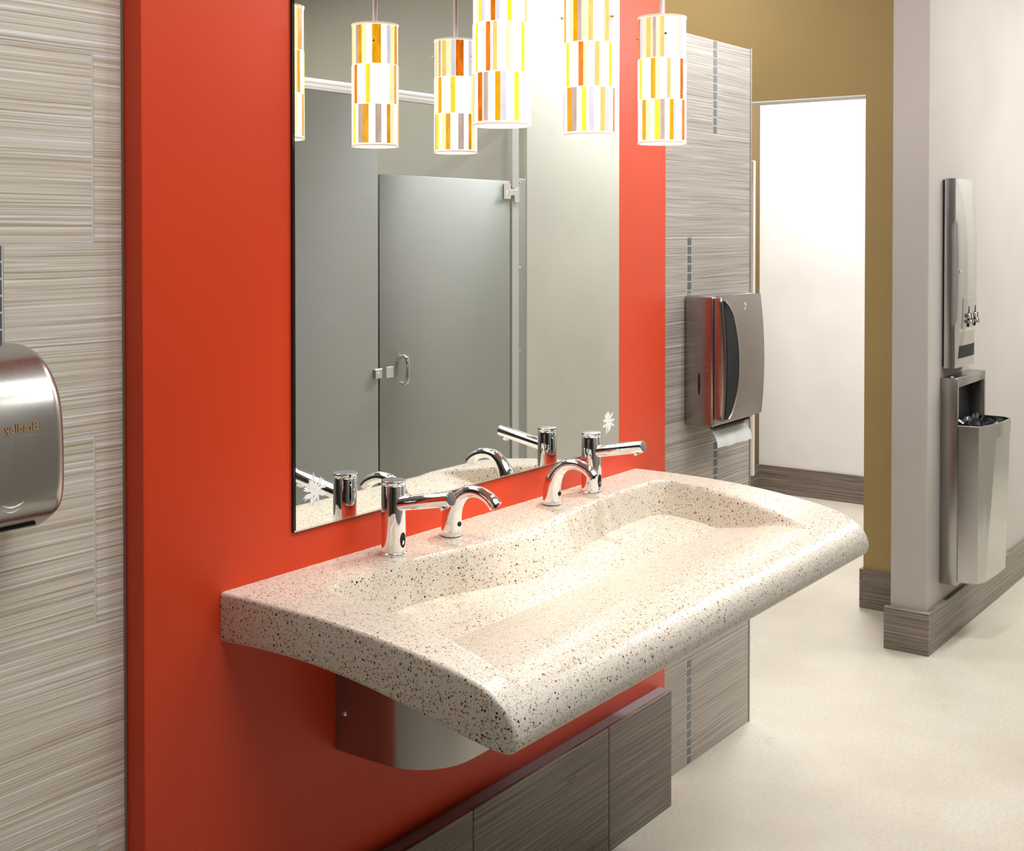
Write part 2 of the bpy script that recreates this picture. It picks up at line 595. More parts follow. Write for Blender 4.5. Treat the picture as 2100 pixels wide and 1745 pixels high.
# closing walls ----------------------------------------------------------------
bm = B(); box(bm, -2.1, -2.0, -3.6, 0.2, 0.0, CEIL)
struct(finish(bm, 'wall_behind_camera', plain('dark_partition', srgb(70, 66, 62), 0.5)))
bm = B(); box(bm, 8.0, 8.1, -3.6, 3.0, 0.0, CEIL)
struct(finish(bm, 'wall_corridor_end', M['beige']))
bm = B(); box(bm, -2.1, 8.1, -3.7, -3.6, 0.0, CEIL)
struct(finish(bm, 'wall_stall_back', M['olive']), 'olive grey wall above the stall, seen in the mirror')
bm = B(); box(bm, 4.904, 8.0, -3.6, Y_STALL + 0.012, 0.0, CEIL)
struct(finish(bm, 'wall_opposite', M['beige']), 'plain beige wall beside the stall, seen in the mirror')
bm = B(); box(bm, X_RED0, 8.1, 3.0, 3.1, 0.0, CEIL)
struct(finish(bm, 'wall_rear', M['beige']))
bm = B(); box(bm, X_RED0 + 0.02, X_RED0 + 0.12, 0.161, 3.0, 0.0, CEIL)
struct(finish(bm, 'wall_side_return', M['beige']))

# ------------------------------------------------------------------ terrazzo sink
SX0, SX1 = 1.435, 2.815
TOP = [(0.0, 0.903), (0.10, 0.9035), (0.20, 0.902), (0.28, 0.8985), (0.36, 0.892), (0.44, 0.8825), (0.50, 0.873),
       (0.54, 0.8635), (0.565, 0.854), (0.585, 0.8425), (0.600, 0.828), (0.609, 0.812), (0.613, 0.797)]
BOT = [(0.611, 0.783), (0.604, 0.7745), (0.590, 0.7715), (0.560, 0.773), (0.50, 0.783), (0.44, 0.794), (0.36, 0.807),
       (0.28, 0.817), (0.18, 0.8235), (0.08, 0.823), (0.0, 0.819)]
def top_z(s):
    return interp(TOPS, s)
TOPS = [(a, b) for a, b in spline(TOP, 6)]
BACK = [(1.5, 0.121), (1.55, 0.121), (1.64, 0.123), (1.78, 0.123), (1.85, 0.131), (1.914, 0.146), (1.99, 0.158), (2.08, 0.165),
        (2.14, 0.163), (2.215, 0.149), (2.29, 0.138), (2.375, 0.127), (2.50, 0.116), (2.61, 0.113), (2.80, 0.116)]
BASE = [(1.5, 0.142), (1.70, 0.142), (1.80, 0.147), (1.886, 0.168), (1.952, 0.200), (2.01, 0.224), (2.10, 0.231), (2.20, 0.217),
        (2.30, 0.188), (2.357, 0.162), (2.438, 0.146), (2.577, 0.133), (2.80, 0.133)]
BACKS, BASES = spline(BACK, 5), spline(BASE, 5)
LEFT = [(0.0, 1.556), (0.12, 1.552), (0.24, 1.543), (0.34, 1.536), (0.39, 1.528), (0.47, 1.516), (0.54, 1.506), (0.62, 1.495)]
RIGHT = [(0.0, 2.722), (0.14, 2.722), (0.23, 2.714), (0.33, 2.690), (0.40, 2.666), (0.47, 2.643), (0.54, 2.622), (0.62, 2.600)]
FLOOR = [(0.0, 0.793), (0.16, 0.794), (0.25, 0.805), (0.35, 0.825), (0.45, 0.848), (0.52, 0.866), (0.57, 0.880), (0.62, 0.895)]
FLOORS = spline(FLOOR, 5)
def smax(a, b, k):
    h = max(0.0, k - abs(a - b)) / k
    return max(a, b) + h * h * k * 0.25
def smin(a, b, k):
    return -smax(-a, -b, k)
def basin_z(x, s):
    t = top_z(s)
    e = interp(BACKS, x)
    db, dl, dr = s - e, x - interp(LEFT, s), interp(RIGHT, s) - x
    d = smin(smin(db, dl, 0.05), dr, 0.05)          # distance inside the basin's edge, corners rounded
    ws = [(math.exp(-max(q - d, 0) / 0.012), v) for q, v in ((db, interp(BASES, x) - e), (dl, 0.026), (dr, 0.022))]
    wall = t - 0.112 * d / (sum(a * b for a, b in ws) / sum(a for a, b in ws))
    f = interp(FLOORS, s) + 0.010 * max(0.0, min(1.0, (x - 2.5) / 0.22)) * max(0.0, 1 - s / 0.4)
    w = smax(wall, f, 0.014)
    return smin(t, w, 0.012 + 0.03 * max(0.0, min(1.0, (s - 0.30) / 0.2)))
ss = [0.0, 0.02, 0.04, 0.06, 0.075]
v = 0.085
while v < 0.26:
    ss.append(v); v += 0.0028
while v < 0.613:
    ss.append(v); v += 0.0065
ss = [s for s in ss if s < 0.598]
nose = [p for p in TOPS if p[0] > 0.600]
bots = spline(BOT, 5)
R = 0.007
xs = []
x = SX0 + R
while x < SX1 - R:
    xs.append(x); x += 0.003 if (1.49 < x < 1.62 or 2.56 < x < 2.75) else 0.0065
xs.append(SX1 - R)
def section(x):
    return [(-s, basin_z(x, s)) for s in ss] + [(-s, z) for s, z in nose] + [(-s, z) for s, z in bots]
def shrink(sec, d):
    """move a closed (y,z) outline inwards by d, keeping the wall edge on the wall"""
    n = len(sec)
    out = []
    for i in range(n):
        a, b = sec[i - 1], sec[(i + 1) % n]
        ty, tz = b[0] - a[0], b[1] - a[1]
        L = sqrt(ty * ty + tz * tz) or 1
        out.append((min(0.0, sec[i][0] + tz / L * -d * -1), sec[i][1] - ty / L * -d * -1))
    return out
bm = B()
loops = []
def add_sec(x, sec):
    loops.append([Vector((x, y - 0.0005, z)) for y, z in sec])
base0, base1 = section(SX0 + R), section(SX1 - R)
cyz = lambda sec, d: [(min(0, y + (d if y < -0.3 else 0)) if False else y, z) for y, z in sec]
def inset(sec, d):
    n = len(sec)
    res = []
    for i in range(n):
        a, b = sec[max(i - 1, 0)], sec[min(i + 1, n - 1)]
        ty, tz = b[0] - a[0], b[1] - a[1]
        L = sqrt(ty * ty + tz * tz) or 1
        # outline runs forwards on top (-y): inside is to its right-hand side
        ny, nz = -tz / L, ty / L
        res.append((min(0.0, sec[i][0] + ny * d), sec[i][1] + nz * d))
    return res
for k in range(0, 5):
    th = pi / 2 * (1 - k / 5)
    add_sec(SX0 + R - R * sin(th), inset(base0, R * (1 - cos(th))))
for x in xs:
    add_sec(x, section(x))
for k in range(1, 6):
    th = pi / 2 * k / 5
    add_sec(SX1 - R + R * sin(th), inset(base1, R * (1 - cos(th))))
rings(bm, loops)
sink = finish(bm, 'sink', M['terrazzo'], None, 50)
rebase(sink, (2.125, 0.0, 0.82))
tag(sink, 'long speckled cream terrazzo sink with a shallow basin, mounted on the red wall', 'sink')

# steel cover under the sink -----------------------------------------------------
encl = thing('trap_cover', 'curved stainless steel cover below the terrazzo sink, on the red wall', 'pipe cover', (2.0, 0.0, 0.545))
plan = [(1.711, -0.0006), (1.711, -0.06), (1.713, -0.11)]
for k in range(1, 12):
    a = pi + pi / 2 * k / 12
    plan.append((1.820 + 0.107 * cos(a), -0.120 + 0.112 * sin(a)))
plan += [(1.830, -0.2325), (2.415, -0.2325)]
for k in range(1, 12):
    a = 1.5 * pi + pi / 2 * k / 12
    plan.append((2.43 + 0.107 * cos(a), -0.120 + 0.112 * sin(a)))
plan += [(2.537, -0.11), (2.539, -0.06), (2.539, -0.0006)]
bm = B()
t_ = 0.0015
inner = []
for i, p in enumerate(plan):
    a, b = plan[max(i - 1, 0)], plan[min(i + 1, len(plan) - 1)]
    tx, ty = b[0] - a[0], b[1] - a[1]
    L = sqrt(tx * tx + ty * ty)
    inner.append((p[0] - ty / L * t_, min(-0.0006, p[1] + tx / L * t_)))
def zt(y):       # the cover's top follows the sink's underside
    return interp(sorted((a, b) for a, b in bots), -y) - 0.002
lo_o = [Vector((x, y, 0.545)) for x, y in plan]
hi_o = [Vector((x, y, zt(y))) for x, y in plan]
lo_i = [Vector((x, y, 0.545)) for x, y in inner]
hi_i = [Vector((x, y, zt(y))) for x, y in inner]
rings(bm, [lo_o, hi_o, hi_i, lo_i, lo_o], 0, False, False, False)
bmesh.ops.remove_doubles(bm, verts=bm.verts, dist=1e-5)
finish(bm, 'cover_panel', M['steel'], encl)
bm = B(); lathe(bm, (1.711, -0.022, 0.617), [(0, 0.006), (0.001, 0.0058), (0.003, 0.004), (0.0036, 0.0015)], 18, 0, (-1, 0, 0))
finish(bm, 'screw', M['chrome'], encl)

# ------------------------------------------------------------------ faucets and soap dispensers
DECK = 0.9032
def make_faucet(x, y):
    t = thing('faucet', 'chrome faucet at the left end of the sink, tall post with a straight spout', 'faucet', (x, y, DECK), 'sensor faucets on the sink deck')
    bm = B(); lathe(bm, (x, y, DECK), [(0.0, 0.0252), (0.002, 0.0254), (0.0048, 0.0250), (0.0056, 0.0238)], 48)
    finish(bm, 'base_ring', M['chrome'], t)
    bm = B(); lathe(bm, (x, y, DECK), [(0.005, 0.0232), (0.08, 0.0232), (0.1305, 0.0232), (0.1318, 0.0226), (0.1326, 0.0218), (0.1330, 0.0212)], 56)
    finish(bm, 'post', M['chrome'], t)
    bm = B(); lathe(bm, (x, y, DECK), [(0.1330, 0.0214), (0.1338, 0.0229), (0.1350, 0.0233), (0.1398, 0.0233)], 56, 0, cap1=False)
    lathe(bm, (x, y, DECK), [(0.1398, 0.0233), (0.1406, 0.0226), (0.1408, 0.0215)], 56, 1, cap0=False)
    finish(bm, 'cap', [M['chrome'], M['chrome_cap']], t)
    tilt = radians(11)
    ax = Vector((0, -cos(tilt), sin(tilt)))
    c = Vector((x, y, DECK + 0.0945))
    bm = B(); lathe(bm, c, [(0.010, 0.0137), (0.139, 0.0137), (0.1408, 0.0133), (0.1415, 0.0127)], 44, 0, ax, cap1=False)
    lathe(bm, c, [(0.1415, 0.0127), (0.1417, 0.0118), (0.1417, 0.0005)], 44, 1, ax, cap0=False)
    sp = finish(bm, 'spout', [M['chrome'], M['chrome_cap']], t)
    dn = Vector((0, -sin(tilt) - 0.25, -cos(tilt))).normalized()
    bm = B(); lathe(bm, c + ax * 0.119, [(0.008, 0.0088), (0.017, 0.0088), (0.0180, 0.0082), (0.0178, 0.0070), (0.015, 0.0066)], 30, 0, dn)
    finish(bm, 'nozzle', M['chrome'], sp)
    # dark sensor eye low on the front of the post
    bm = B()
    n = 24
    lp0, lp1 = [], []
    for k in range(n):
        a = 2 * pi * k / n
        dx, dz = 0.0072 * cos(a), 0.0145 * sin(a)
        yy = -sqrt(max(0, 0.0232 ** 2 - dx * dx))
        lp0.append(Vector((x + dx, y + yy + 0.001, DECK + 0.030 + dz)))
        lp1.append(Vector((x + dx, y + yy - 0.0006, DECK + 0.030 + dz)))
    rings(bm, [lp0, lp1])
    finish(bm, 'sensor_eye', M['black'], t)
    return t

FX1, FX2, FYY = 1.797, 2.490, -0.069
f1 = make_faucet(FX1, FYY)
dup(f1, (FX2, FYY, DECK), 'chrome faucet at the right end of the sink, tall post with a straight spout')

def make_soap(x, y):
    t = thing('soap_dispenser', 'curved chrome soap dispenser right beside the left faucet', 'soap dispenser', (x, y, DECK), 'soap dispensers on the sink deck')
    bm = B(); lathe(bm, (x, y, DECK), [(0, 0.0198), (0.0012, 0.0202), (0.0012, 0.0202), (0.0022, 0.0204)], 40)
    finish(bm, 'gasket', M['black'], t)
    bm = B(); lathe(bm, (x, y, DECK), [(0.0022, 0.0207), (0.004, 0.0209), (0.0128, 0.0207), (0.0133, 0.0203)], 44)
    finish(bm, 'base_ring', M['chrome'], t)
    ctl = [(0.0, 0.0130, 0.0204), (0.0, 0.028, 0.0203), (0.001, 0.040, 0.0198), (0.0045, 0.053, 0.0186), (0.0115, 0.067, 0.0163),
           (0.0225, 0.081, 0.0140), (0.037, 0.0915, 0.0124), (0.054, 0.0960, 0.0118), (0.071, 0.0955, 0.0116), (0.087, 0.0905, 0.0120),
           (0.1005, 0.0830, 0.0127), (0.1100, 0.0735, 0.0133)]
    sp = spline(ctl, 6)
    bm = B(); tube(bm, [(x, y - s, DECK + z) for s, z, r in sp], [r for s, z, r in sp], 36)
    spo = finish(bm, 'spout', M['chrome'], t)
    e = Vector((x, y - 0.1095, DECK + 0.0735))
    d = Vector((0, -0.66, -0.75)).normalized()
    bm = B(); lathe(bm, e, [(0.0, 0.0100), (0.0008, 0.0100), (0.0008, 0.0036), (0.0036, 0.0030)], 20, 0, d)
    finish(bm, 'nozzle', M['black'], spo)
    bm = B()
    lathe(bm, (x, y - 0.0175, DECK + 0.0265), [(0.0, 0.0052), (0.0036, 0.0052), (0.0042, 0.0046)], 22, 0, (0, -1, 0.05))
    finish(bm, 'sensor_eye', M['black'], t)
    return t
s1 = make_soap(1.972, -0.068)
dup(s1, (2.330, -0.067, DECK), 'curved chrome soap dispenser just in front of the right faucet')

# ------------------------------------------------------------------ mirror
MX0, MX1, MZ0, MZ1 = 1.600, 2.717, 0.9725, 2.19
mir = thing('wall_mirror', 'large frameless mirror on the red wall above the sink', 'mirror', ((MX0 + MX1) / 2, 0.0, MZ0))
bm = B(); box(bm, MX0, MX1, -0.0056, -0.0002, MZ0, MZ1)
for f in bm.faces:
    f.material_index = 1
finish(bm, 'backing', [M['mirror_edge'], M['mirror_edge']], mir)
bm = B(); box(bm, MX0 + 0.0045, MX1 - 0.0015, -0.0066, -0.0057, MZ0 + 0.0035, MZ1 - 0.002)
finish(bm, 'glass', M['mirror'], mir)
bm = B()
box(bm, MX0 + 0.0012, MX1 - 0.0008, -0.0064, -0.0057, MZ0 + 0.0008, MZ0 + 0.0033)
finish(bm, 'polished_edge', M['bevel_edge'], mir)
# white flower-shaped marks in the two lower corners
def flower(cx, cz, seed):
    rnd = random.Random(seed)
    bm = B()
    for ring_r, n, ln, w in ((0.0, 7, 0.019, 0.0042), (0.006, 11, 0.021, 0.0034), (0.015, 9, 0.017, 0.0028)):
        for k in range(n):
            a = 2 * pi * (k + rnd.random() * 0.5) / n
            L = ln * (0.75 + 0.5 * rnd.random())
            d = Vector((cos(a), 0, sin(a)))
            p = Vector((-sin(a), 0, cos(a)))
            o = Vector((cx, 0, cz)) + d * ring_r * rnd.uniform(0.7, 1.1)
            y0, y1 = -0.0067, -0.0069 - rnd.random() * 0.0002
            pts = [o, o + d * L * 0.45 + p * w, o + d * L, o + d * L * 0.45 - p * w]
            rings(bm, [[Vector((q.x, y0, q.z)) for q in pts], [Vector((q.x, y1, q.z)) for q in pts]])
    return bm
finish(flower(1.652, 1.041, 3), 'white_flower_mark', M['frost'], mir)
finish(flower(2.666, 1.041, 8), 'white_flower_mark', M['frost'], mir)

# ------------------------------------------------------------------ pendant lamps
PZ0, PZ1, PR = 1.7005, 1.972, 0.0525
FRONT = [  # three tiers from the top, glass strips from left to right as (colour, width)
    ["G2A3W3C4A4N4C6P5W9C3P4G4W4", "W3Y3W9O5C4W8P5W9Y3G2W3", "N2W3A5N5W5Y5W2G6W5P5G4W4O3W2"],
]
LAMPS = [
    (1.838, 'largest, nearest of the three amber and white striped glass pendant lamps',
     ["W3C2Y2G3W5O4G4W6Y4W5W6P2W3", "W3Y2W7O4W2P4W7C5W9Y3W6", "P2W3O4W1N4W6A5G5W7Y4W4G2W5"]),
    (2.132, 'middle of the three amber and white striped glass pendant lamps',
     ["A2W3C4A4N4C6P5W9C2P4G4W3", "W3Y3W9O5C4W7P5W9Y3G2W3", "N1W3A5N5W5Y5W2G6W6P5G4W4O2W2"]),
    (2.422, 'striped amber and white pendant lamp hanging before the right edge of the red wall',
     ["O2G3C4P5C2N4C4P5W9W5C3G3W4", "W2Y3W9A5C5W7P4W10O3G1W3", "N1W4A4C5W4Y6N5W5A4G3W6O3W2"]),
]
BACKSIDE = ["C4G3A4C5N4A4C5G4A4C4G3W4", "W3A3W9O4W9Y5W5A3C5W6", "C3A4W6N3Y5W6C5A4W5C4A3W4"]
KEYS = ['W', 'C', 'Y', 'P', 'A', 'O', 'G', 'N']
def parse(s):
    out, i = [], 0
    while i < len(s):
        j = i + 1
        while j < len(s) and s[j].isdigit():
            j += 1
        out.append((s[i], float(s[i + 1:j])))
        i = j
    return out

def make_lamp(x, label, tiers, idx):
    y = -0.292
    t = thing('pendant_lamp', label, 'lamp', (x, y, PZ0), 'pendant lamps in a row above the sink')
    to_cam = math.atan2(-CAM_D - y, -x)
    bm = B()
    H = (PZ1 - PZ0)
    mats = [GL[k] for k in KEYS] + [M['shade_in'], M['shade_rim']]
    for ti, seq in enumerate(tiers):
        z1 = PZ1 - 0.004 - ti * (H - 0.008) / 3
        z0 = z1 - (H - 0.008) / 3 + 0.0014
        r = PR - (0.0012 if ti == 0 else 0.0)
        strips = parse(seq)
        tot = sum(w for _, w in strips)
        ang = []      # (start angle, end angle, colour) seen left to right from the camera's side
        acc = 0.0
        for c, w in strips:
            u0, u1 = -1 + 2 * acc / tot, -1 + 2 * (acc + w) / tot
            acc += w
            ang.append((math.asin(max(-1, u0)), math.asin(min(1, u1)), c))
        back = parse(BACKSIDE[ti])
        tb = sum(w for _, w in back)
        acc = 0.0
        for c, w in back:
            ang.append((pi / 2 + pi * acc / tb, pi / 2 + pi * (acc + w) / tb, c))
            acc += w
        for a0, a1, c in ang:
            if a1 - a0 < 0.004:
                continue
            mi = KEYS.index(c)
            n = max(1, int((a1 - a0) / 0.09))
            gap = 0.004
            a0 += gap; a1 -= gap
            loops = []
            for k in range(n + 1):
                al = to_cam + a0 + (a1 - a0) * k / n
                ux, uy = cos(al), sin(al)
                loops.append([Vector((x + ux * r, y + uy * r, z0)), Vector((x + ux * r, y + uy * r, z1)),
                              Vector((x + ux * (r - 0.002), y + uy * (r - 0.002), z1)), Vector((x + ux * (r - 0.002), y + uy * (r - 0.002), z0))])
            rings(bm, loops, mi)
    # inner white glass tube, seen from below and through the joints
    lathe(bm, (x, y, 0), [(PZ0 + 0.0015, PR - 0.0045), (PZ1 - 0.0015, PR - 0.0045), (PZ1 - 0.0015, PR - 0.0030), (PZ0 + 0.0015, PR - 0.0030), (PZ0 + 0.0015, PR - 0.0045)],
          64, 8, (0, 0, 1), False, False)
    # rims
    for z in (PZ0 + 0.0012, PZ1 - 0.0012):
        lathe(bm, (x, y, z), [(-0.0022, PR - 0.0040), (-0.0022, PR + 0.0004), (0.0022, PR + 0.0004), (0.0022, PR - 0.0040)], 64, 9, (0, 0, 1), False, False)
    bmesh.ops.remove_doubles(bm, verts=bm.verts, dist=1e-6)
    finish(bm, 'glass_shade', mats, t)
    bm = B(); lathe(bm, (x, y, 0), [(PZ1 - 0.006, PR - 0.0046), (PZ1 - 0.003, PR - 0.0046), (PZ1 - 0.002, 0.010)], 48)
    cap = finish(bm, 'shade_cap', M['white_metal'], t)
    bm = B(); lathe(bm, (x, y, 0), [(PZ1 - 0.06, 0.014), (PZ1 - 0.006, 0.016)], 28)
    sock = finish(bm, 'socket', M['white_metal'], t)
    bm = B(); lathe(bm, (x, y, 0), [(1.80, 0.003), (1.803, 0.012), (1.815, 0.021), (1.832, 0.025), (1.850, 0.023), (1.872, 0.015), (PZ1 - 0.061, 0.013)], 28)
    finish(bm, 'bulb', M['bulb'], t)
    bm = B(); lathe(bm, (x, y, 0), [(PZ1 - 0.002, 0.0052), (CEIL - 0.03, 0.0052)], 20)
    finish(bm, 'stem', M['white_metal'], t)
    bm = B(); lathe(bm, (x, y, 0), [(CEIL - 0.032, 0.05), (CEIL - 0.026, 0.06), (CEIL - 0.001, 0.062)], 36)
    finish(bm, 'ceiling_canopy', M['white_metal'], t)
    # three thumb screws that hold the glass
    base = {0: 0.35, 1: -1.25, 2: 0.12}[idx]
    for k in range(3):
        al = to_cam + base + k * 2 * pi / 3 + (0.0 if idx != 1 else 0.0)
        d = Vector((cos(al), sin(al), 0))
        c = Vector((x, y, PZ1 - 0.042)) + d * (PR - 0.002)
        bm = B(); lathe(bm, c, [(0.0, 0.0014), (0.006, 0.0014), (0.006, 0.0028), (0.0085, 0.0030), (0.0095, 0.002)], 14, 0, d)
        finish(bm, 'thumb_screw', M['brass'], t)
    l = bpy.data.lights.new('pendant_bulb_light', 'POINT')
    l.energy = 7
    l.color = (1.0, 0.86, 0.66)
    l.shadow_soft_size = 0.028
    lo = bpy.data.objects.new('pendant_bulb_light', l)
    lo.location = (0, 0, 1.775 - PZ0)
    lo.parent = t
    COL.objects.link(lo)
    return t
for i, (x, lab, tiers) in enumerate(LAMPS):
    make_lamp(x, lab, tiers, i)

# ------------------------------------------------------------------ paper towel dispenser
ptd = thing('paper_towel_dispenser', 'stainless paper towel dispenser with a curved dark window on the right tile wall', 'dispenser', (3.28, TY, 0.97))
PX0, PX1 = 3.151, 3.405
bm = B()
box(bm, PX0, PX1, -0.046, TY - 0.0003, 0.968, 1.330, 0, 0.007, 3)
finish(bm, 'cabinet', M['steel_dark'], ptd)
# bowed front cover: a convex profile along z
prof = []
for k in range(0, 25):
    z = 0.985 + (1.330 - 0.985) * k / 24
    u = (k / 24 - 0.45) / 0.55
    prof.append((-0.071 - 0.013 * max(0, 1 - u * u), z))
def cover_y(z):
    return interp([(b, a) for a, b in prof], z)
bm = B()
def col_loop(x, off):
    dz = off * 0.9
    zs = lambda z: 1.1575 + (z - 1.1575) * (0.1725 - dz) / 0.1725
    return [Vector((x, -0.049, zs(1.328)))] + [Vector((x, y + off, zs(z))) for y, z in prof[::-1]] + [Vector((x, -0.049, zs(0.987)))]
cols = []
for x, off in ((PX0, 0.010), (PX0 + 0.002, 0.005), (PX0 + 0.006, 0.001), (PX0 + 0.012, 0.0), (3.28, -0.002), (PX1 - 0.012, 0.0), (PX1 - 0.006, 0.001), (PX1 - 0.002, 0.005), (PX1, 0.010)):
    cols.append(col_loop(x, off))
rings(bm, cols)
front = finish(bm, 'front_cover', M['steel_dark'], ptd)
# dark crescent-shaped view window in the left part of the cover
bm = B()
n = 30
la, lb = [], []
outer, innr = [], []
for k in range(n + 1):
    z = 0.992 + (1.318 - 0.992) * k / n
    u = (z - 1.150) / 0.163
    w = 0.066 * sqrt(max(0.0, 1 - u * u)) + 0.003
    outer.append((PX0 + 0.006, z)); innr.append((PX0 + 0.006 + w, z))
poly = outer + innr[::-1]
loA = [Vector((x, cover_y(z) + 0.006, z)) for x, z in outer]
hiA = [Vector((x, cover_y(z) - 0.0015, z)) for x, z in outer]
hiB = [Vector((x, cover_y(z) - 0.0040, z)) for x, z in innr]
loB = [Vector((x, cover_y(z) + 0.006, z)) for x, z in innr]
rings(bm, [loA, hiA, hiB, loB], 0, False, False, False)
finish(bm, 'view_window', plain('smoked_plastic', (0.006, 0.007, 0.010, 1), 0.32, 0.0, 0.25), ptd)
bm = B()
tube(bm, [(x + 0.0005, cover_y(z) - 0.0042, z) for x, z in innr], 0.0022, 10)
finish(bm, 'window_rim', M['bright_steel'], ptd)
bm = B()
lpa = [Vector((PX0 + 0.001, -0.002 + 0.0035 * cos(2 * pi * k / 24), 1.086 + 0.031 * sin(2 * pi * k / 24))) for k in range(24)]
lpb = [Vector((PX0 - 0.0006, p.y, p.z)) for p in lpa]
rings(bm, [lpa, lpb])
finish(bm, 'level_slot', M['black_matte'], ptd)
# small round emblem near the top of the cover
bm = B()
zc = 1.300
lathe(bm, (3.285, cover_y(zc) - 0.0018, zc + 0.003), [(0, 0.0058), (0.0012, 0.0055)], 20, 0, (0, -1, 0.1))
lathe(bm, (3.281, cover_y(zc - 0.012) - 0.0018, zc - 0.010), [(0, 0.0040), (0.0012, 0.0037)], 20, 0, (0, -1, 0.1))
finish(bm, 'emblem', M['silver_print'], ptd)
bm = B(); box(bm, PX0 + 0.02, PX1 - 0.02, -0.045, -0.005, 0.965, 0.9685)
finish(bm, 'outlet', M['black_matte'], ptd)

# the paper sheet hanging out of it
bm = B()
pts = [(-0.020, 0.9645), (-0.0225, 0.9625), (-0.0265, 0.9585), (-0.033, 0.950), (-0.040, 0.939), (-0.045, 0.928), (-0.0475, 0.917), (-0.048, 0.908)]
pr = spline(pts, 5)
nx = 16
X0p, X1p = 3.175, 3.385
loops = []
for k in range(nx + 1):
    x = X0p + (X1p - X0p) * k / nx
    wob = 0.003 * sin(k * 0.9) + 0.0015 * sin(k * 2.3)
    lp = []
    for i, (y, z) in enumerate(pr):
        f = i / len(pr)
        lp.append(Vector((x, y + wob * f - 0.006 * f * (k / nx), z)))
    back = [Vector((v.x, v.y + 0.0006, v.z - 0.0003)) for v in lp[::-1]]
    loops.append(lp + back)
rings(bm, loops)
towel = finish(bm, 'paper_towel', M['paper'])
rebase(towel, (3.28, -0.03, 0.94))
tag(towel, 'white paper towel sheet hanging from the steel dispenser on the tile wall', 'paper towel')

# ------------------------------------------------------------------ hand dryer (front left)
dr = thing('hand_dryer', 'brushed steel hand dryer on the left tile wall, cut by the left frame edge', 'hand dryer', (0.93, TY, 1.09))
DX0, DX1 = 0.775, 1.082
side = [(0.044, 1.349), (0.012, 1.350), (-0.012, 1.347), (-0.040, 1.335), (-0.062, 1.316), (-0.078, 1.291), (-0.087, 1.262), (-0.091, 1.225),
        (-0.092, 1.19), (-0.091, 1.155), (-0.087, 1.132), (-0.078, 1.116), (-0.060, 1.103)]
low = [(-0.058, 1.1015), (-0.040, 1.092), (-0.010, 1.084), (0.044, 1.080)]
body = spline(side, 5)
bm = B()
loops = []
def dloop(x, d):
    out = []
    cy_, cz_ = 0.044, 1.215
    for y, z in body + low:
        vy, vz = y - cy_, z - cz_
        L = sqrt(vy * vy + vz * vz)
        f = max(0.0, 1 - d / L)
        out.append(Vector((x, min(cy_, cy_ + vy * f), cz_ + vz * f)))
    return out
RB = 0.022
for k in range(0, 9):
    th = pi / 2 * (1 - k / 8)
    loops.append(dloop(DX0 + RB * (1 - sin(th)), RB * (1 - cos(th))))
for k in range(0, 9):
    th = pi / 2 * k / 8
    loops.append(dloop(DX1 - RB * (1 - sin(th)), RB * (1 - cos(th))))
rings(bm, loops)
finish(bm, 'housing', M['steel_h'], dr)
def dry_y(z):
    return interp(sorted((b, a) for a, b in body if b < 1.345), z)
# black air slot along the lower lip
bm = B()
box(bm, DX0 + 0.03, DX1 - 0.035, -0.0625, -0.040, 1.0995, 1.1035, 0, 0.001, 1)
finish(bm, 'air_slot', M['black_matte'], dr)
# outlet nozzle under the lip
bm = B()
prism(bm, [(-0.062, 1.097), (-0.020, 1.083), (-0.018, 1.074), (-0.045, 1.076), (-0.063, 1.087)], 0.86, 0.993, 'x', 0, 0.002)
finish(bm, 'air_nozzle', M['steel_h'], dr)
bm = B()
prism(bm, [(-0.0645, 1.0955), (-0.0655, 1.0885), (-0.050, 1.0785), (-0.046, 1.085)], 0.875, 0.984, 'x')
finish(bm, 'nozzle_grille', plain('dark_blue_grille', (0.02, 0.03, 0.045, 1), 0.3), dr)
# two smile-shaped pressed marks
for cz_, w, h in ((1.142, 0.0165, 0.0055), (1.1335, 0.012, 0.004)):
    bm = B()
    p = []
    for k in range(17):
        a = -1 + 2 * k / 16
        z = cz_ - h * (1 - a * a)
        p.append((0.9935 + w * a, dry_y(z) - 0.0006, z))
    tube(bm, p, [0.0002 + 0.0011 * (1 - (-1 + 2 * k / 16) ** 2) for k in range(17)], 8)
    finish(bm, 'pressed_mark', M['silver_print'], dr)
# the printed name on the front, mirrored as in the photograph
def text_mesh(txt, size, name, parent, mat, origin, flip):
    cu = bpy.data.curves.new(name, 'FONT')
    cu.body = txt
    cu.size = size
    cu.extrude = 0.0002
    cu.align_x = 'CENTER'
    cu.offset = 0.0002
    tmp = bpy.data.objects.new(name, cu)
    COL.objects.link(tmp)
    dg = bpy.context.evaluated_depsgraph_get()
    dg.update()
    me = bpy.data.meshes.new_from_object(tmp.evaluated_get(dg))
    bpy.data.objects.remove(tmp)
    bm = B()
    bm.from_mesh(me)
    bpy.data.meshes.remove(me)
    for v in bm.verts:
        q = v.co.copy()
        z = origin[2] + q.y
        v.co = Vector((origin[0] + (-q.x if flip else q.x), dry_y(z) - 0.0008 + q.z * 0.5, z))
    for f in bm.faces:
        f.material_index = 0
    return finish(bm, name, mat, parent)
text_mesh('Bradley', 0.0168, 'printed_name', dr, M['print'], (1.0075, 0, 1.2385), True)
bm = B()
lathe(bm, (0.9695, dry_y(1.2435) + 0.0004, 1.2435), [(0, 0.0066), (0.0012, 0.0066)], 26, 0, (0, -1, 0.03))
finish(bm, 'printed_globe', M['print'], dr)
bm = B(); box(bm, 0.986, 1.0305, dry_y(1.2320) - 0.0007, dry_y(1.2320) + 0.001, 1.2318, 1.2324)
finish(bm, 'printed_line', M['print'], dr)

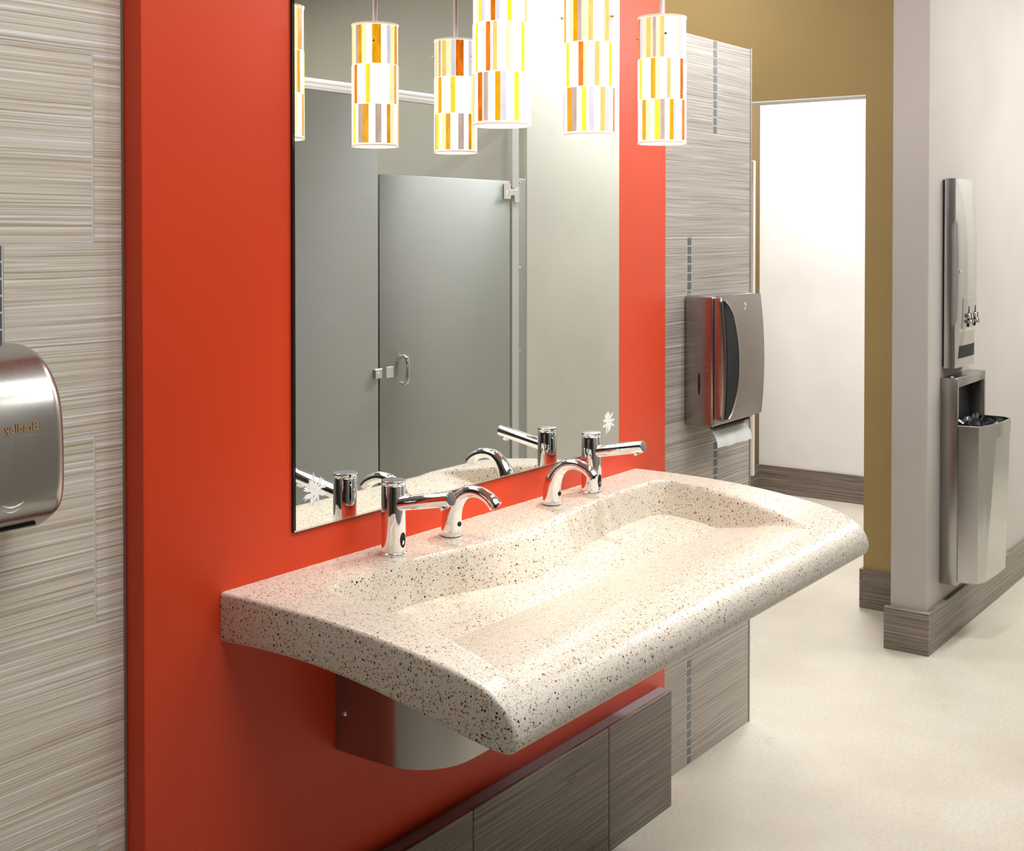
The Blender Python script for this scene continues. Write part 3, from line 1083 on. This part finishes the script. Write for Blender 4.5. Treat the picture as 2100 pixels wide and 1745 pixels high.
# ------------------------------------------------------------------ napkin dispenser on the right wall
nap = thing('napkin_dispenser', 'tall slim silver napkin vending dispenser on the right wall, above the waste bin', 'dispenser', (4.78, Y_PIER, 1.01))
NX0, NX1, NZ0, NZ1 = 4.668, 4.925, 1.008, 1.700
bm = B(); box(bm, NX0 + 0.004, NX1 - 0.004, Y_PIER - 0.008, Y_PIER - 0.0003, NZ0 + 0.006, NZ1 - 0.004, 0, 0.002, 1)
finish(bm, 'back_plate', M['black'], nap)
bm = B()
loops = []
for k in range(29):
    z = NZ0 + (NZ1 - NZ0) * k / 28
    u = k / 28 * 2 - 1
    bulge = 0.024 * (1 - abs(u) ** 2.4)
    yb, ye = Y_PIER - 0.008, Y_PIER - 0.026
    lp = [Vector((NX0, yb, z)), Vector((NX0, ye, z)), Vector((NX0 + 0.010, ye - 0.018, z))]
    for q in range(1, 12):
        s = q / 12
        lp.append(Vector((NX0 + 0.010 + (NX1 - NX0 - 0.020) * s, ye - 0.018 - bulge * (1 - (2 * s - 1) ** 4), z)))
    lp += [Vector((NX1 - 0.010, ye - 0.018, z)), Vector((NX1, ye, z)), Vector((NX1, yb, z))]
    loops.append(lp)
rings(bm, loops)
finish(bm, 'front_door', M['bright_steel'], nap)
def nap_y(x, z):
    u = (z - NZ0) / (NZ1 - NZ0) * 2 - 1
    s = (x - NX0 - 0.010) / (NX1 - NX0 - 0.020)
    return Y_PIER - 0.044 - 0.024 * (1 - abs(u) ** 2.4) * (1 - (2 * s - 1) ** 4)
def curved_plate(bm, x0, x1, z0, z1, out, inn=0.004, nx=8, nz=4):
    loops = []
    for i in range(nx + 1):
        x = x0 + (x1 - x0) * i / nx
        f = [Vector((x, nap_y(x, z0 + (z1 - z0) * j / nz) - out, z0 + (z1 - z0) * j / nz)) for j in range(nz + 1)]
        b = [Vector((v.x, v.y + out + inn, v.z)) for v in f[::-1]]
        loops.append(f + b)
    rings(bm, loops)
bm = B(); curved_plate(bm, 4.715, 4.905, 1.152, 1.262, 0.002)
coin = finish(bm, 'coin_plate', M['bright_steel'], nap)
for cx in (4.768, 4.850):
    bm = B()
    y = nap_y(cx, 1.20) - 0.002
    box(bm, cx - 0.022, cx + 0.022, y - 0.010, y + 0.001, 1.188, 1.206, 0, 0.002, 1)
    box(bm, cx - 0.016, cx + 0.016, y - 0.014, y + 0.001, 1.168, 1.182, 0, 0.002, 1)
    kn = finish(bm, 'coin_knob', M['chrome'], nap)
    bm = B(); box(bm, cx - 0.0045, cx + 0.0045, y - 0.0018, y + 0.002, 1.156, 1.232)
    box(bm, cx - 0.0045, cx + 0.0045, y - 0.0105, y - 0.002, 1.1875, 1.2065)
    box(bm, cx - 0.0045, cx + 0.0045, y - 0.0145, y - 0.002, 1.1675, 1.1825)
    finish(bm, 'coin_slot', M['black_matte'], kn)
bm = B(); curved_plate(bm, 4.694, 4.915, 1.142, 1.149, 0.003)
finish(bm, 'ledge', M['chrome'], nap)
bm = B(); curved_plate(bm, 4.708, 4.912, 1.042, 1.088, 0.0012)
finish(bm, 'tray_opening', M['black_matte'], nap)
bm = B(); lathe(bm, (4.700, nap_y(4.700, 1.36) + 0.001, 1.36), [(0, 0.006), (0.002, 0.006), (0.003, 0.004)], 20, 0, (0, -1, 0))
finish(bm, 'lock', M['chrome'], nap)

# ------------------------------------------------------------------ waste receptacle below it
wr = thing('waste_receptacle', 'stainless waste receptacle with a projecting bin, under the napkin dispenser', 'waste bin', (4.82, Y_PIER, 0.22))
RX0, RX1, RZ0, RZ1 = 4.655, 5.008, 0.222, 0.975
YB, YF = Y_PIER - 0.0003, Y_PIER - 0.062
bm = B()
def bar(x0, x1, z0, z1):
    box(bm, x0, x1, YF, YB, z0, z1, 0, 0.003, 2)
# sheet box with an open front: sides, top, bottom, back
for a in ((RX0, RX0 + 0.016, RZ0, RZ1), (RX1 - 0.016, RX1, RZ0, RZ1), (RX0 + 0.012, RX1 - 0.012, RZ1 - 0.034, RZ1), (RX0 + 0.012, RX1 - 0.012, RZ0, RZ0 + 0.03)):
    bar(*a)
finish(bm, 'cabinet', M['steel'], wr)
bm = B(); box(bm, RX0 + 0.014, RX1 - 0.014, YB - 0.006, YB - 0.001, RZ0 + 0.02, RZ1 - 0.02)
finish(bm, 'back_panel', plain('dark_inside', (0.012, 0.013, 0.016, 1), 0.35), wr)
bm = B(); lathe(bm, (RX0 + 0.03, YF + 0.03, RZ1), [(0, 0.007), (0.003, 0.006), (0.004, 0.003)], 18)
finish(bm, 'lock', M['chrome'], wr)
def bin_plan(grow, f):
    """octagonal plan; f = 0 at the bottom, 1 at the rim: the left chamfer widens upwards"""
    y1 = YF + 0.010
    def L(a, b):
        return a + (b - a) * f
    pl = [(4.668, y1), (4.672, -0.290), (L(4.682, 4.680), L(-0.325, -0.327)), (L(4.725, 4.808), L(-0.341, -0.357)),
          (4.890, L(-0.347, -0.361)), (4.972, L(-0.346, -0.360)), (4.998, L(-0.325, -0.328)), (5.0, y1)]
    cx, cy = 4.834, -0.30
    return [(cx + (x - cx) * (1 + grow / 0.166), y if y > -0.26 else cy + (y - cy) * (1 + grow / 0.05)) for x, y in pl]
bm = B()
lv = []
for z, g, f in ((0.232, -0.002, 0.0), (0.236, 0.0, 0.0), (0.748, 0.0, 0.93), (0.7485, 0.0016, 0.93), (0.802, 0.0016, 1.0), (0.8035, 0.0008, 1.0), (0.803, -0.0015, 1.0), (0.30, -0.004, 0.1)):
    lv.append([Vector((x, y, z)) for x, y in bin_plan(g, f)])
rings(bm, lv, 0, True, True, True)
finish(bm, 'bin', M['bin_steel'], wr, 12)
# black liner bag standing up in the bin
bm = B()
loops = []
rnd = random.Random(5)
n = 44
pl = bin_plan(-0.008, 0.9)
def along(pl, t):
    L = [0]
    q = pl + [pl[0]]
    for a, b in zip(q, q[1:]):
        L.append(L[-1] + math.dist(a, b))
    s = t * L[-1]
    for i in range(len(q) - 1):
        if s <= L[i + 1]:
            f = (s - L[i]) / (L[i + 1] - L[i] + 1e-9)
            return (q[i][0] + (q[i + 1][0] - q[i][0]) * f, q[i][1] + (q[i + 1][1] - q[i][1]) * f)
    return pl[0]
for h, sc in ((0.60, 0.93), (0.70, 0.97), (0.770, 0.985), (0.795, 0.97), (0.800, 0.90), (0.780, 0.80), (0.70, 0.72)):
    lp = []
    for k in range(n):
        x, y = along(pl, k / n)
        jit = 1 + 0.04 * rnd.uniform(-1, 0)
        up = 0.0
        if h > 0.75 and y > YF - 0.035 and h < 0.801 and x < 4.95:
            up = 0.030 * rnd.random() ** 0.5
        lp.append(Vector((4.834 + (x - 4.834) * sc * jit, YF - 0.045 + (y - YF + 0.045) * sc * jit, h + up - (0.012 * rnd.random() if h > 0.7 else 0))))
    loops.append(lp)
rings(bm, loops, 0, True, True, True)
finish(bm, 'liner_bag', M['bag'], wr)

# ------------------------------------------------------------------ toilet stall front (seen in the mirror)
st = thing('toilet_stall', 'brushed steel toilet stall front seen in the mirror', 'toilet stall', (4.0, Y_STALL, 0.0))
SY0, SY1 = Y_STALL - 0.014, Y_STALL + 0.014
bm = B(); box(bm, -1.99, 3.856, SY0, SY1, 0.08, 2.05, 0, 0.002, 1)
pil = finish(bm, 'pilaster', M['stall_steel'], st)
bm = B(); box(bm, -1.99, 3.86, SY0 - 0.003, SY1 + 0.003, 0.0, 0.085)
finish(bm, 'pilaster_shoe', M['stall_steel'], st)
bm = B(); box(bm, 3.863, 4.764, SY0, SY1, 0.30, 1.739, 0, 0.003, 2)
door = finish(bm, 'stall_door', M['stall_steel'], st)
bm = B(); tube(bm, [(3.994, SY1 - 0.002, 0.878), (3.994, SY1 + 0.018, 0.872), (3.994, SY1 + 0.034, 0.880), (3.994, SY1 + 0.037, 0.90),
                    (3.994, SY1 + 0.037, 0.96), (3.994, SY1 + 0.034, 0.982), (3.994, SY1 + 0.018, 0.990), (3.994, SY1 - 0.002, 0.984)], 0.0085, 16)
finish(bm, 'door_handle', M['chrome'], door)
bm = B(); box(bm, 3.900, 3.945, SY1, SY1 + 0.004, 0.905, 0.950, 0, 0.001, 1)
finish(bm, 'latch_plate', plain('pale_plate', (0.7, 0.7, 0.7, 1), 0.4, 0.4), door)
bm = B(); box(bm, 3.826, 3.868, SY1, SY1 + 0.010, 0.908, 0.948, 0, 0.002, 1)
k_ = finish(bm, 'keeper', M['chrome'], st)
bm = B(); lathe(bm, (3.845, SY1 + 0.010, 0.928), [(0, 0.006), (0.003, 0.004)], 16, 0, (0, 1, 0))
finish(bm, 'screw', M['chrome'], k_)
bm = B(); box(bm, 4.782, 4.836, SY0, SY1, 0.08, 2.05, 0, 0.002, 1)
finish(bm, 'end_post', M['stall_post'], st)
bm = B()
box(bm, 4.8365, 4.896, SY1 - 0.010, SY1 - 0.004, 0.10, 1.752, 0, 0.001, 1)
br = finish(bm, 'wall_bracket', M['stall_steel'], st)
for z in (1.735, 1.335, 0.945, 0.55):
    bm = B(); lathe(bm, (4.846, SY1 - 0.004, z), [(0, 0.006), (0.002, 0.0055), (0.004, 0.003)], 14, 0, (0, 1, 0))
    finish(bm, 'screw', M['chrome'], br)
bm = B()
box(bm, 4.715, 4.764, SY1, SY1 + 0.006, 1.655, 1.725, 0, 0.001, 1)
box(bm, 4.735, 4.812, SY1 + 0.004, SY1 + 0.014, 1.672, 1.700, 0, 0.002, 1)
box(bm, 4.790, 4.828, SY1, SY1 + 0.008, 1.640, 1.708, 0, 0.001, 1)
finish(bm, 'door_hinge', M['chrome'], door)
bm = B(); box(bm, -1.99, 4.90, SY0 - 0.004, SY1 + 0.004, 2.048, 2.092, 0, 0.004, 2)
for z in (2.062, 2.078):
    box(bm, -1.99, 4.90, SY1 + 0.003, SY1 + 0.0055, z - 0.003, z + 0.003)
finish(bm, 'headrail', M['white_metal'], st)

# white partition panel in the far room
bm = B(); box(bm, 5.588, 5.612, 0.985, 1.506, 0.332, 1.842, 0, 0.002, 1)
pp = finish(bm, 'partition_panel', M['white_metal'])
rebase(pp, (5.6, 1.2, 0.332))
tag(pp, 'narrow white partition panel beyond the doorway, at the end of the right tile wall', 'partition')
